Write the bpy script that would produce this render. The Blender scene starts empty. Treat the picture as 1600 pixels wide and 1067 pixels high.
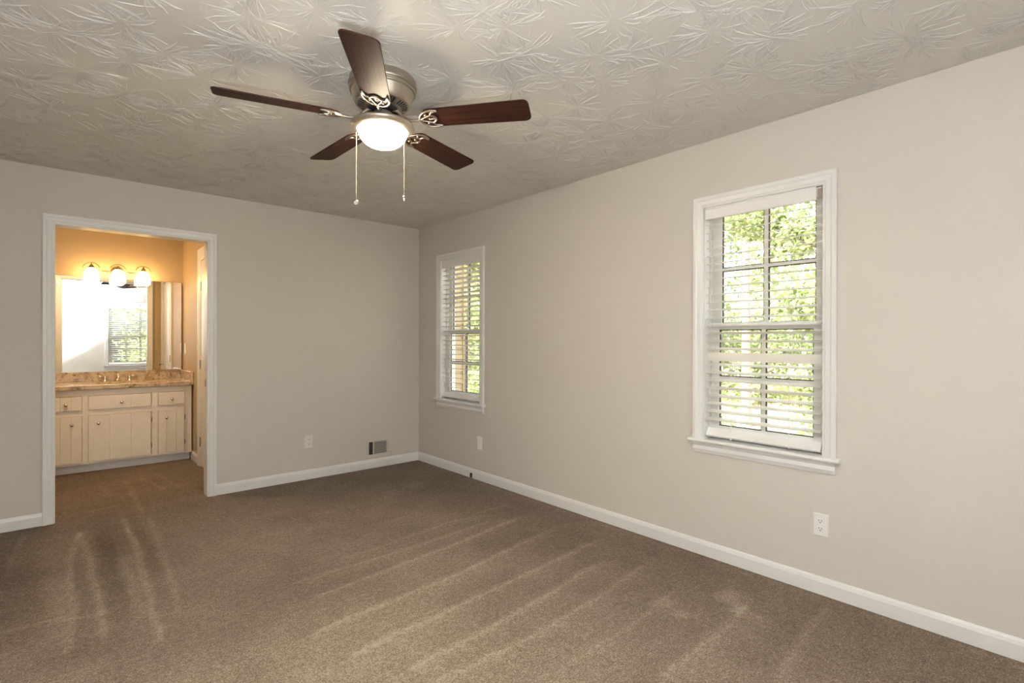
import bpy, bmesh, math, random
import numpy as np
from mathutils import Vector, Matrix

S = bpy.context.scene
COL = S.collection
random.seed(7)
rng = np.random.default_rng(7)

# ------------------------------------------------------------------ camera
cam_data = bpy.data.cameras.new('camera')
cam_data.sensor_width = 36.0
cam_data.lens = 802.6 / 1600 * 36.0
cam_data.clip_start = 0.02
cam_data.clip_end = 300
cam = bpy.data.objects.new('camera', cam_data)
COL.objects.link(cam)
R2 = Vector((0.74912, -0.66243, 0.002645)); U2 = Vector((-0.001006, 0.002855, 0.999995)); FW = Vector((0.66243, 0.74912, -0.001472))
cam.matrix_world = Matrix(((R2.x, U2.x, -FW.x, 0), (R2.y, U2.y, -FW.y, 0), (R2.z, U2.z, -FW.z, 1.26386), (0, 0, 0, 1)))
S.camera = cam

# ------------------------------------------------------------------ light and exposure
S.view_settings.view_transform = 'Standard'
S.view_settings.look = 'None'
S.view_settings.gamma = 1.0
S.view_settings.use_curve_mapping = False
S.view_settings.exposure = 0.18

world = bpy.data.worlds.new('sky'); S.world = world; world.use_nodes = True
wn = world.node_tree; wn.nodes.clear()
w_out = wn.nodes.new('ShaderNodeOutputWorld'); w_bg = wn.nodes.new('ShaderNodeBackground')
w_sky = wn.nodes.new('ShaderNodeTexSky')
w_sky.sky_type = 'NISHITA'; w_sky.sun_disc = False
w_sky.sun_elevation = math.radians(50); w_sky.sun_rotation = math.radians(300); w_sky.dust_density = 5.0
w_bg.inputs['Strength'].default_value = 1.35
w_hs = wn.nodes.new('ShaderNodeHueSaturation'); w_hs.inputs['Saturation'].default_value = 0.12
wn.links.new(w_sky.outputs[0], w_hs.inputs['Color']); wn.links.new(w_hs.outputs[0], w_bg.inputs[0]); wn.links.new(w_bg.outputs[0], w_out.inputs[0])

def lamp(name, kind, loc, direction, energy, color, **kw):
    d = bpy.data.lights.new(name, kind); d.energy = energy; d.color = color
    for k, v in kw.items(): setattr(d, k, v)
    o = bpy.data.objects.new(name, d); COL.objects.link(o); o.location = loc
    o.rotation_euler = Vector(direction).to_track_quat('-Z', 'Y').to_euler()
    return o
# afternoon sun from over the house: lights the trees, never enters the room
lamp('sun', 'SUN', (-10, 10, 20), (0.62, -0.25, -0.74), 9.0, (1.0, 0.97, 0.92), angle=math.radians(1.0))
# the photographer's flash beside the camera, turned up and back to bounce off the corner behind
lamp('bounce_flash', 'AREA', (0.10, 0.08, 1.38), (-0.46, -0.52, 0.64), 150.0, (0.885, 0.96, 1.0), shape="DISK", size=0.25, spread=math.radians(165))

# added fill lamp, turned up to brighten the ceiling and its ridges
lamp('ceiling_fill', 'AREA', (-0.05, -0.05, 1.02), (-0.12, 0.0, 0.97), 42.0, (0.87, 0.955, 1.0), shape='DISK', size=0.2, spread=math.radians(165))
# added warm fill to brighten the vanity, unseen above the doorway
lamp('bathroom_fill', 'AREA', (0.15, 5.45, 2.42), (0, 0.15, -1), 20.0, (1.0, 0.72, 0.42), shape='DISK', size=0.3)

# ------------------------------------------------------------------ dimensions (metres)
XR, YB, ZC = 2.866, 4.729, 2.44          # right wall, back wall, ceiling
XL, YR = -0.72, -0.77                    # left wall, rear wall
XBR, YBB, XBL = 1.075, 6.925, -1.35      # bathroom right, back and left walls
WT = 0.12

# ------------------------------------------------------------------ materials
def srgb(r, g, b):
    f = lambda c: (c / 255 / 12.92) if c / 255 <= 0.04045 else ((c / 255 + 0.055) / 1.055) ** 2.4
    return (f(r), f(g), f(b), 1.0)

class NT:
    def __init__(self, name):
        self.m = bpy.data.materials.new(name); self.m.use_nodes = True
        self.t = self.m.node_tree; self.t.nodes.clear()
        self.out = self.t.nodes.new('ShaderNodeOutputMaterial')
    def n(self, kind, **kw):
        o = self.t.nodes.new('ShaderNode' + kind)
        for k, v in kw.items():
            if k in o.inputs.keys(): o.inputs[k].default_value = v
            else: setattr(o, k, v)
        return o
    def l(self, a, b): self.t.links.new(a, b)
    def surf(self, a): self.l(a, self.out.inputs['Surface'])

def set_in(node, **kw):
    for k, v in kw.items(): node.inputs[k.replace('_', ' ')].default_value = v

def mat_basic(name, color, rough=0.5, metal=0.0, bump=0.0, bump_scale=80.0, vary=0.0, vary_scale=8.0, coat=0.0, stretch=(1, 1, 1), spec=0.5):
    k = NT(name)
    b = k.n('BsdfPrincipled'); set_in(b, Base_Color=color, Roughness=rough, Metallic=metal)
    b.inputs['Specular IOR Level'].default_value = spec
    if coat: b.inputs['Coat Weight'].default_value = coat; b.inputs['Coat Roughness'].default_value = 0.25
    k.surf(b.outputs[0])
    tc = k.n('TexCoord'); mp = k.n('Mapping'); mp.inputs['Scale'].default_value = stretch
    k.l(tc.outputs['Object'], mp.inputs[0])
    if vary:
        nz = k.n('TexNoise'); nz.inputs['Scale'].default_value = vary_scale; nz.inputs['Detail'].default_value = 6
        k.l(mp.outputs[0], nz.inputs['Vector'])
        hs = k.n('HueSaturation'); hs.inputs['Color'].default_value = color
        mr = k.n('MapRange'); set_in(mr, To_Min=1 - vary, To_Max=1 + vary); mr.inputs['From Min'].default_value = 0.3; mr.inputs['From Max'].default_value = 0.7
        k.l(nz.outputs[0], mr.inputs[0]); k.l(mr.outputs[0], hs.inputs['Value']); k.l(hs.outputs[0], b.inputs['Base Color'])
    if bump:
        n2 = k.n('TexNoise'); n2.inputs['Scale'].default_value = bump_scale; n2.inputs['Detail'].default_value = 3
        k.l(mp.outputs[0], n2.inputs['Vector'])
        bp = k.n('Bump'); bp.inputs['Strength'].default_value = bump; bp.inputs['Distance'].default_value = 0.002
        k.l(n2.outputs[0], bp.inputs['Height']); k.l(bp.outputs[0], b.inputs['Normal'])
    return k.m

M = {}
M['wall'] = mat_basic('greige_wall_paint', (0.59, 0.548, 0.505, 1), 0.55, bump=0.15, bump_scale=160, spec=0.35)
M['bath_wall'] = mat_basic('tan_bathroom_wall_paint', (0.50, 0.40, 0.255, 1), 0.5, bump=0.15, bump_scale=160, spec=0.35)
M['ceiling'] = mat_basic('textured_ceiling_paint', (0.70, 0.68, 0.64, 1), 0.42, bump=0.2, bump_scale=60, spec=0.5)
M['trim'] = mat_basic('white_trim_paint', (0.76, 0.76, 0.75, 1), 0.32, bump=0.05, bump_scale=40)
M['vinyl'] = mat_basic('white_window_vinyl', (0.78, 0.78, 0.76, 1), 0.4, bump=0.03)
M['plastic'] = mat_basic('white_plastic', (0.79, 0.785, 0.77, 1), 0.35, bump=0.02)
M['dark'] = mat_basic('dark_recess', (0.02, 0.018, 0.015, 1), 0.7, bump=0.1)
M['gasket'] = mat_basic('dark_glazing_seal', (0.035, 0.033, 0.03, 1), 0.6, bump=0.1)
M['nickel'] = mat_basic('brushed_nickel', (0.52, 0.475, 0.41, 1), 0.40, 1.0, bump=0.08, bump_scale=30, stretch=(1, 1, 12))
M['nickel_dark'] = mat_basic('antique_nickel', (0.34, 0.30, 0.255, 1), 0.42, 1.0, bump=0.05)
M['chrome'] = mat_basic('polished_nickel', (0.70, 0.66, 0.60, 1), 0.12, 1.0, bump=0.01)
M['bronze'] = mat_basic('bronzed_nickel', (0.42, 0.33, 0.23, 1), 0.3, 1.0, bump=0.02)
M['cabinet'] = mat_basic('cream_cabinet_paint', (0.77, 0.71, 0.63, 1), 0.4, bump=0.1, bump_scale=25, vary=0.03)
M['toe'] = mat_basic('pale_toe_kick_paint', (0.74, 0.73, 0.72, 1), 0.45, bump=0.05)
M['basin'] = mat_basic('white_porcelain', (0.8, 0.79, 0.76, 1), 0.1, bump=0.01)
M['vent'] = mat_basic('painted_register_metal', (0.59, 0.548, 0.505, 1), 0.45, bump=0.05)
M['bark'] = mat_basic('pale_bark', (0.36, 0.31, 0.25, 1), 0.9, bump=0.9, bump_scale=14, vary=0.3, vary_scale=9, stretch=(4, 4, 1))
M['bark_dark'] = mat_basic('brown_bark', (0.14, 0.11, 0.08, 1), 0.9, bump=0.9, bump_scale=14, vary=0.3, vary_scale=9, stretch=(4, 4, 1))
M['litter'] = mat_basic('forest_floor_litter', (0.36, 0.27, 0.17, 1), 0.95, bump=1.0, bump_scale=9, vary=0.5, vary_scale=3.5)
M['siding'] = mat_basic('tan_lap_siding', (0.42, 0.335, 0.205, 1), 0.6, bump=0.1, bump_scale=12, vary=0.05, vary_scale=3)
M['cord'] = mat_basic('white_cord', (0.75, 0.74, 0.70, 1), 0.8, bump=0.1)

# dark stained wood for the fan blades
k = NT('dark_walnut_blade'); b = k.n('BsdfPrincipled'); tc = k.n('TexCoord'); mp = k.n('Mapping')
mp.inputs['Scale'].default_value = (3, 60, 60); k.l(tc.outputs['UV'], mp.inputs[0])
nz = k.n('TexNoise'); nz.inputs['Scale'].default_value = 1.5; nz.inputs['Detail'].default_value = 8; nz.inputs['Distortion'].default_value = 0.6
k.l(mp.outputs[0], nz.inputs['Vector'])
cr = k.n('ValToRGB'); cr.color_ramp.elements[0].position = 0.3; cr.color_ramp.elements[0].color = (0.022, 0.0095, 0.006, 1)
cr.color_ramp.elements[1].position = 0.75; cr.color_ramp.elements[1].color = (0.066, 0.027, 0.017, 1)
k.l(nz.outputs[0], cr.inputs[0]); k.l(cr.outputs[0], b.inputs['Base Color'])
set_in(b, Roughness=0.46); b.inputs['Specular IOR Level'].default_value = 0.05
k.surf(b.outputs[0]); M['blade'] = k.m

# granite
k = NT('speckled_granite'); b = k.n('BsdfPrincipled'); tc = k.n('TexCoord')
n1 = k.n('TexNoise'); n1.inputs['Scale'].default_value = 14; n1.inputs['Detail'].default_value = 8; n1.inputs['Roughness'].default_value = 0.7
n2 = k.n('TexNoise'); n2.inputs['Scale'].default_value = 48; n2.inputs['Detail'].default_value = 4
k.l(tc.outputs['Object'], n1.inputs['Vector']); k.l(tc.outputs['Object'], n2.inputs['Vector'])
c1 = k.n('ValToRGB'); e = c1.color_ramp.elements
e[0].position = 0.34; e[0].color = (0.24, 0.16, 0.10, 1); e[1].position = 0.56; e[1].color = (0.58, 0.46, 0.30, 1)
c2 = k.n('ValToRGB'); e = c2.color_ramp.elements
e[0].position = 0.28; e[0].color = (0.10, 0.07, 0.05, 1); e[1].position = 0.42; e[1].color = (1, 1, 1, 1)
k.l(n1.outputs[0], c1.inputs[0]); k.l(n2.outputs[0], c2.inputs[0])
mx = k.n('Mix', data_type='RGBA', blend_type='MULTIPLY'); mx.inputs['Factor'].default_value = 0.85
k.l(c1.outputs[0], mx.inputs['A']); k.l(c2.outputs[0], mx.inputs['B']); k.l(mx.outputs['Result'], b.inputs['Base Color'])
set_in(b, Roughness=0.18); k.surf(b.outputs[0]); M['granite'] = k.m

# mirror silver
k = NT('mirror_silver'); g = k.n('BsdfGlossy'); g.inputs['Color'].default_value = (0.93, 0.94, 0.93, 1); g.inputs['Roughness'].default_value = 0.0
k.surf(g.outputs[0]); M['mirror'] = k.m

# window glass: clear with a fresnel reflection
k = NT('window_glass'); tr = k.n('BsdfTransparent'); gl = k.n('BsdfGlossy'); gl.inputs['Roughness'].default_value = 0.02
tr.inputs['Color'].default_value = (0.96, 0.98, 0.97, 1)
lw = k.n('LayerWeight'); lw.inputs['Blend'].default_value = 0.5     # facing = 1 - cos
pw = k.n('Math', operation='POWER'); pw.inputs[1].default_value = 5.0; k.l(lw.outputs['Facing'], pw.inputs[0])
fr = k.n('Math', operation='MULTIPLY_ADD'); fr.inputs[1].default_value = 0.8; fr.inputs[2].default_value = 0.03; k.l(pw.outputs[0], fr.inputs[0])
ms = k.n('MixShader'); k.l(fr.outputs[0], ms.inputs[0]); k.l(tr.outputs[0], ms.inputs[1]); k.l(gl.outputs[0], ms.inputs[2]); k.surf(ms.outputs[0]); M['glass'] = k.m

# blind slats: white, slightly translucent
k = NT('white_faux_wood_slat'); b = k.n('BsdfPrincipled'); set_in(b, Base_Color=(0.82, 0.81, 0.77, 1), Roughness=0.4)
tl = k.n('BsdfTranslucent'); tl.inputs['Color'].default_value = (0.8, 0.78, 0.7, 1)
ms = k.n('MixShader'); ms.inputs[0].default_value = 0.28
k.l(b.outputs[0], ms.inputs[1]); k.l(tl.outputs[0], ms.inputs[2]); k.surf(ms.outputs[0]); M['slat'] = k.m

def mat_emit(name, color, strength):
    k = NT(name); e = k.n('Emission'); e.inputs['Color'].default_value = color; e.inputs['Strength'].default_value = strength
    # the frosted glass glows a little less towards its edge
    lw = k.n('LayerWeight'); lw.inputs['Blend'].default_value = 0.35
    mr = k.n('MapRange'); set_in(mr, To_Min=1.0, To_Max=0.55); k.l(lw.outputs['Facing'], mr.inputs[0])
    mu = k.n('Math', operation='MULTIPLY'); mu.inputs[1].default_value = strength
    k.l(mr.outputs[0], mu.inputs[0]); k.l(mu.outputs[0], e.inputs['Strength'])
    k.surf(e.outputs[0]); return k.m
M['bowl'] = mat_emit('lit_frosted_bowl', (1.0, 0.83, 0.60, 1), 125.0)
M['shade'] = mat_emit('lit_frosted_shade', (1.0, 0.575, 0.21, 1), 24.0)

# leaves
def mat_leaf(name, c, c2):
    k = NT(name); d = k.n('BsdfDiffuse'); t = k.n('BsdfTranslucent')
    g = k.n('NewGeometry'); cr = k.n('ValToRGB'); cr.color_ramp.elements[0].color = c; cr.color_ramp.elements[1].color = c2
    k.l(g.outputs['Random Per Island'], cr.inputs[0])
    k.l(cr.outputs[0], d.inputs['Color']); k.l(cr.outputs[0], t.inputs['Color'])
    ms = k.n('MixShader'); ms.inputs[0].default_value = 0.45
    k.l(d.outputs[0], ms.inputs[1]); k.l(t.outputs[0], ms.inputs[2]); k.surf(ms.outputs[0]); return k.m
M['leaf'] = mat_leaf('green_leaf', (0.15, 0.20, 0.07, 1), (0.60, 0.63, 0.36, 1))
M['leaf_dark'] = mat_leaf('dark_green_leaf', (0.11, 0.15, 0.06, 1), (0.42, 0.46, 0.22, 1))

# carpet: two tones of pile, mixed by how the vacuum left the pile lying
k = NT('brown_cut_pile_carpet'); b = k.n('BsdfPrincipled'); tc = k.n('TexCoord')
at = k.n('Attribute'); at.attribute_name = 'pile'
nf = k.n('TexNoise'); nf.inputs['Scale'].default_value = 150; nf.inputs['Detail'].default_value = 3; nf.inputs['Roughness'].default_value = 0.7
nm = k.n('TexNoise'); nm.inputs['Scale'].default_value = 42; nm.inputs['Detail'].default_value = 3
vo = k.n('TexVoronoi'); vo.inputs['Scale'].default_value = 210
for q in (nf, nm, vo): k.l(tc.outputs['Object'], q.inputs['Vector'])
def math_node(op, a=None, b_=None, av=0.0, bv=0.0):
    q = k.n('Math', operation=op); q.inputs[0].default_value = av; q.inputs[1].default_value = bv
    if a is not None: k.l(a, q.inputs[0])
    if b_ is not None: k.l(b_, q.inputs[1])
    return q.outputs[0]
fine = math_node('MULTIPLY', math_node('SUBTRACT', nf.outputs[0], None, bv=0.5), None, bv=2.3)
mid = math_node('MULTIPLY', math_node('SUBTRACT', nm.outputs[0], None, bv=0.5), None, bv=0.7)
tone = math_node('ADD', math_node('ADD', at.outputs['Fac'], fine), mid)
cr = k.n('ValToRGB'); e = cr.color_ramp.elements
e[0].position = 0.0; e[0].color = (0.088, 0.050, 0.026, 1)
e[1].position = 1.0; e[1].color = (0.45, 0.375, 0.275, 1)
q = cr.color_ramp.elements.new(0.5); q.color = (0.230, 0.166, 0.108, 1)
k.l(tone, cr.inputs[0]); k.l(cr.outputs[0], b.inputs['Base Color'])
set_in(b, Roughness=0.95); b.inputs['Specular IOR Level'].default_value = 0.15
b.inputs['Sheen Weight'].default_value = 0.15; b.inputs['Sheen Roughness'].default_value = 0.5
bh = math_node('ADD', nf.outputs[0], vo.outputs['Distance'])
bp = k.n('Bump'); bp.inputs['Strength'].default_value = 0.9; bp.inputs['Distance'].default_value = 0.006
k.l(bh, bp.inputs['Height']); k.l(bp.outputs[0], b.inputs['Normal'])
k.surf(b.outputs[0]); M['carpet'] = k.m

# ------------------------------------------------------------------ mesh helpers
ORIGIN = {}
def tag(o, label=None, cat=None, group=None, kind=None):
    if label: o['label'] = label
    if cat: o['category'] = cat
    if group: o['group'] = group
    if kind: o['kind'] = kind
    return o

def empty(name, loc, label, cat, group=None, kind=None):
    o = bpy.data.objects.new(name, None); COL.objects.link(o); o.location = loc; o.empty_display_size = 0.1
    ORIGIN[o.name] = Vector(loc)
    return tag(o, label, cat, group, kind)

class MB:
    """Collects vertices and faces in world coordinates, then links them as one mesh."""
    def __init__(self): self.v, self.f, self.uv = [], [], None
    def add(self, vs, fs):
        n = len(self.v); self.v += [tuple(p) for p in vs]; self.f += [tuple(i + n for i in q) for q in fs]; return self
    def hexa(self, p):      # 8 corners: bottom 4 then top 4
        return self.add(p, [(0, 3, 2, 1), (4, 5, 6, 7), (0, 1, 5, 4), (1, 2, 6, 5), (2, 3, 7, 6), (3, 0, 4, 7)])
    def box(self, x0, x1, y0, y1, z0, z1):
        return self.hexa([(x0, y0, z0), (x1, y0, z0), (x1, y1, z0), (x0, y1, z0), (x0, y0, z1), (x1, y0, z1), (x1, y1, z1), (x0, y1, z1)])
    def mbox(self, m, u0, u1, v0, v1, t0, t1):
        return self.hexa([m(u0, v0, t0), m(u1, v0, t0), m(u1, v0, t1), m(u0, v0, t1), m(u0, v1, t0), m(u1, v1, t0), m(u1, v1, t1), m(u0, v1, t1)])
    def tube(self, path, r, seg=8, cap=True, flat=1.0):
        path = [Vector(p) for p in path]; rs = r if isinstance(r, (list, tuple)) else [r] * len(path)
        vs, fs, up = [], [], None
        for i, p in enumerate(path):
            d = (path[min(i + 1, len(path) - 1)] - path[max(i - 1, 0)]).normalized()
            if up is None:
                up = Vector((0, 0, 1)) if abs(d.z) < 0.9 else Vector((1, 0, 0))
            s = d.cross(up)
            if s.length < 1e-4: s = d.cross(Vector((0, 1, 0.3)))
            s.normalize(); up = s.cross(d).normalized()
            for j in range(seg):
                a = 2 * math.pi * j / seg
                vs.append(p + s * (rs[i] * math.cos(a)) + up * (rs[i] * flat * math.sin(a)))
        for i in range(len(path) - 1):
            for j in range(seg):
                a, b_ = i * seg + j, i * seg + (j + 1) % seg
                fs.append((a, b_, b_ + seg, a + seg))
        if cap:
            fs.append(tuple(range(seg))[::-1]); fs.append(tuple(range((len(path) - 1) * seg, len(path) * seg)))
        return self.add(vs, fs)
    def lathe(self, prof, c, seg=40, axis=(0, 0, 1), cap=False):
        ax = Vector(axis).normalized(); q = Vector((0, 0, 1)).rotation_difference(ax); c = Vector(c)
        vs, fs = [], []
        for (r, z) in prof:
            for j in range(seg):
                a = 2 * math.pi * j / seg
                vs.append(c + q @ Vector((r * math.cos(a), r * math.sin(a), z)))
        for i in range(len(prof) - 1):
            for j in range(seg):
                a, b_ = i * seg + j, i * seg + (j + 1) % seg
                fs.append((a, b_, b_ + seg, a + seg))
        if cap:
            fs.append(tuple(range(seg))[::-1]); fs.append(tuple(range((len(prof) - 1) * seg, len(prof) * seg)))
        return self.add(vs, fs)
    def sphere(self, c, r, seg=16, scale=(1, 1, 1), rings=10):
        c = Vector(c); vs, fs = [c + Vector((0, 0, -r * scale[2]))], []
        for i in range(1, rings):
            t = math.pi * i / rings
            for j in range(seg):
                a = 2 * math.pi * j / seg
                vs.append(c + Vector((r * scale[0] * math.sin(t) * math.cos(a), r * scale[1] * math.sin(t) * math.sin(a), -r * scale[2] * math.cos(t))))
        vs.append(c + Vector((0, 0, r * scale[2])))
        for j in range(seg):
            fs.append((0, 1 + (j + 1) % seg, 1 + j)); fs.append((len(vs) - 1, len(vs) - 1 - seg + j, len(vs) - 1 - seg + (j + 1) % seg))
        for i in range(rings - 2):
            for j in range(seg):
                a, b_ = 1 + i * seg + j, 1 + i * seg + (j + 1) % seg
                fs.append((a, b_, b_ + seg, a + seg))
        return self.add(vs, fs)
    def sweep(self, m, prof, u0, u1):     # profile in (v, t) pushed along u
        n = len(prof); vs = [m(u0, v, t) for v, t in prof] + [m(u1, v, t) for v, t in prof]
        fs = [(i, (i + 1) % n, (i + 1) % n + n, i + n) for i in range(n)] + [tuple(range(n))[::-1], tuple(range(n, 2 * n))]
        return self.add(vs, fs)
    def frame3(self, m, u0, u1, v0, v1, prof):  # mitred casing on left, top, right; profile in (outward, thickness)
        n = len(prof); vs, fs = [], []
        for d, t in prof: vs += [m(u0 - d, v0, t), m(u0 - d, v1 + d, t), m(u1 + d, v1 + d, t), m(u1 + d, v0, t)]
        for i in range(n):
            a, b_ = 4 * i, 4 * ((i + 1) % n)
            for s in range(3): fs.append((a + s, a + s + 1, b_ + s + 1, b_ + s))
        fs.append(tuple(4 * i for i in range(n))); fs.append(tuple(4 * i + 3 for i in range(n))[::-1])
        return self.add(vs, fs)
    def build(self, name, mat, parent=None, smooth=False, bevel=0.0, seg=2, auto=None):
        o0 = ORIGIN.get(parent.name, Vector()) if parent is not None else Vector()
        me = bpy.data.meshes.new(name)
        me.from_pydata([(p[0] - o0.x, p[1] - o0.y, p[2] - o0.z) for p in self.v], [], self.f)
        bm = bmesh.new(); bm.from_mesh(me); bmesh.ops.recalc_face_normals(bm, faces=bm.faces); bm.to_mesh(me); bm.free()
        if smooth: me.shade_smooth()
        if smooth and auto: me.set_sharp_from_angle(angle=math.radians(auto))
        me.materials.append(mat)
        o = bpy.data.objects.new(name, me); COL.objects.link(o); o.parent = parent
        ORIGIN[o.name] = o0
        if bevel:
            bv = o.modifiers.new('edge', 'BEVEL'); bv.width = bevel; bv.segments = seg; bv.limit_method = 'ANGLE'; bv.angle_limit = math.radians(40)
        return o

def smooth_path(pts, n=8):
    """Catmull-Rom through the points."""
    P = [Vector(p) for p in pts]; out = []
    for i in range(len(P) - 1):
        p0, p1, p2, p3 = P[max(i - 1, 0)], P[i], P[i + 1], P[min(i + 2, len(P) - 1)]
        for j in range(n):
            t = j / n
            out.append(0.5 * ((2 * p1) + (p2 - p0) * t + (2 * p0 - 5 * p1 + 4 * p2 - p3) * t * t + (3 * p1 - p0 - 3 * p2 + p3) * t ** 3))
    out.append(P[-1]); return out

# wall frames: u along the wall, v up, t out into the room
m_right = lambda u, v, t: (XR - t, u, v)
m_back = lambda u, v, t: (u, YB - t, v)
m_rear = lambda u, v, t: (u, YR + t, v)
m_left = lambda u, v, t: (XL + t, u, v)
m_bright = lambda u, v, t: (XBR - t, u, v)

# ------------------------------------------------------------------ room shell
def wall(name, m, u0, u1, z1, thick, holes, mat, label, z0=-0.02):
    """A wall slab with rectangular openings (u0, u1, v0, v1), built of the blocks around them."""
    us = sorted({u0, u1, *[h[0] for h in holes], *[h[1] for h in holes]})
    w = MB()
    for a, b_ in zip(us, us[1:]):
        mid_u = (a + b_) / 2
        cut = sorted([(h[2], h[3]) for h in holes if h[0] < mid_u < h[1]])
        z = z0
        for c0, c1 in cut:
            if c0 > z: w.mbox(m, a, b_, z, c0, -thick, 0)
            z = c1
        w.mbox(m, a, b_, z, z1, -thick, 0)
    o = w.build(name, mat)
    bm = bmesh.new(); bm.from_mesh(o.data); bmesh.ops.remove_doubles(bm, verts=bm.verts, dist=1e-5)
    seen = {}
    for f in bm.faces: seen.setdefault(tuple(sorted(v.index for v in f.verts)), []).append(f)
    bmesh.ops.delete(bm, geom=[f for fs in seen.values() if len(fs) > 1 for f in fs], context='FACES_ONLY')
    bm.to_mesh(o.data); bm.free()
    return tag(o, label, 'wall', kind='structure')

W_NEAR, W_FAR, W_REAR = 1.21, 3.992, 1.10       # window centres along their walls
WH, WZ0, WZ1 = 0.313, 0.668, 2.047              # half opening, sill, head
DX0, DX1, DZ = -0.013, 0.902, 2.058             # doorway clear opening
TR = 0.17
hole = lambda c, wh=WH: (c - wh - 0.012, c + wh + 0.012, WZ0, WZ1 + 0.012)
wall('wall_right', m_right, YR - WT, YB + WT, ZC, TR, [hole(W_NEAR), hole(W_FAR)], M['wall'], 'greige painted right wall with two windows')
wall('wall_back', m_back, XL - WT, XR, ZC, WT, [(DX0 - 0.015, DX1 + 0.015, -1, DZ + 0.015)], M['wall'], 'greige painted back wall with the bathroom doorway')
wall('wall_rear', m_rear, XL, XR, ZC, TR, [hole(W_REAR, .455)], M['wall'], 'greige wall behind the camera with one window')
wall('wall_left', m_left, YR - TR, YB, ZC, WT, [], M['wall'], 'plain greige left wall outside the frame')
wall('wall_bathroom_right', m_bright, YB + WT, YBB + WT, ZC, WT, [], M['bath_wall'], 'tan bathroom wall right of the vanity')
wall('wall_bathroom_back', lambda u, v, t: (u, YBB - t, v), XBL - WT, XBR, ZC, WT, [], M['bath_wall'], 'tan bathroom wall above the mirror')
wall('wall_bathroom_left', lambda u, v, t: (XBL + t, u, v), YB + WT, YBB, ZC, WT, [], M['bath_wall'], 'tan bathroom wall left of the vanity')
wall('wall_bathroom_front', lambda u, v, t: (u, YB + WT - t, v), XBL - WT, XL - WT, ZC, WT, [], M['bath_wall'], 'tan bathroom wall beside the doorway')

# bathroom side of the doorway wall, painted tan
b1 = MB(); b1.box(XBL, DX0 - 0.015, YB + WT, YB + WT + 0.004, 0, ZC); b1.box(DX1 + 0.015, XBR, YB + WT, YB + WT + 0.004, 0, ZC); b1.box(DX0 - 0.015, DX1 + 0.015, YB + WT, YB + WT + 0.004, DZ + 0.015, ZC)
tag(b1.build('wall_bathroom_inner', M['bath_wall']), 'tan bathroom face of the doorway wall', 'wall', kind='structure')

# ------------------------------------------------------------------ floor: carpet with vacuum tracks
def seg_dist(X, Y, pts):
    best = np.full(X.shape, 9.0); side = np.zeros(X.shape); along = np.zeros(X.shape)
    for (ax, ay), (bx, by) in zip(pts, pts[1:]):
        dx, dy = bx - ax, by - ay; L2 = dx * dx + dy * dy
        t = np.clip(((X - ax) * dx + (Y - ay) * dy) / L2, 0, 1)
        px, py = X - ax - t * dx, Y - ay - t * dy
        d = np.hypot(px, py); s = (dx * py - dy * px)
        k_ = d < best; best = np.where(k_, d, best); side = np.where(k_, np.sign(s), side)
    return best, side

def soft_noise(X, Y, scale, seed):
    r = np.random.default_rng(seed); n = 64; g = r.random((n, n))
    u, v = X / scale, Y / scale; i, j = np.floor(u).astype(int), np.floor(v).astype(int)
    fu, fv = u - i, v - j; fu = fu * fu * (3 - 2 * fu); fv = fv * fv * (3 - 2 * fv)
    G = lambda a, b_: g[a % n, b_ % n]
    return (G(i, j) * (1 - fu) + G(i + 1, j) * fu) * (1 - fv) + (G(i, j + 1) * (1 - fu) + G(i + 1, j + 1) * fu) * fv

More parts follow.
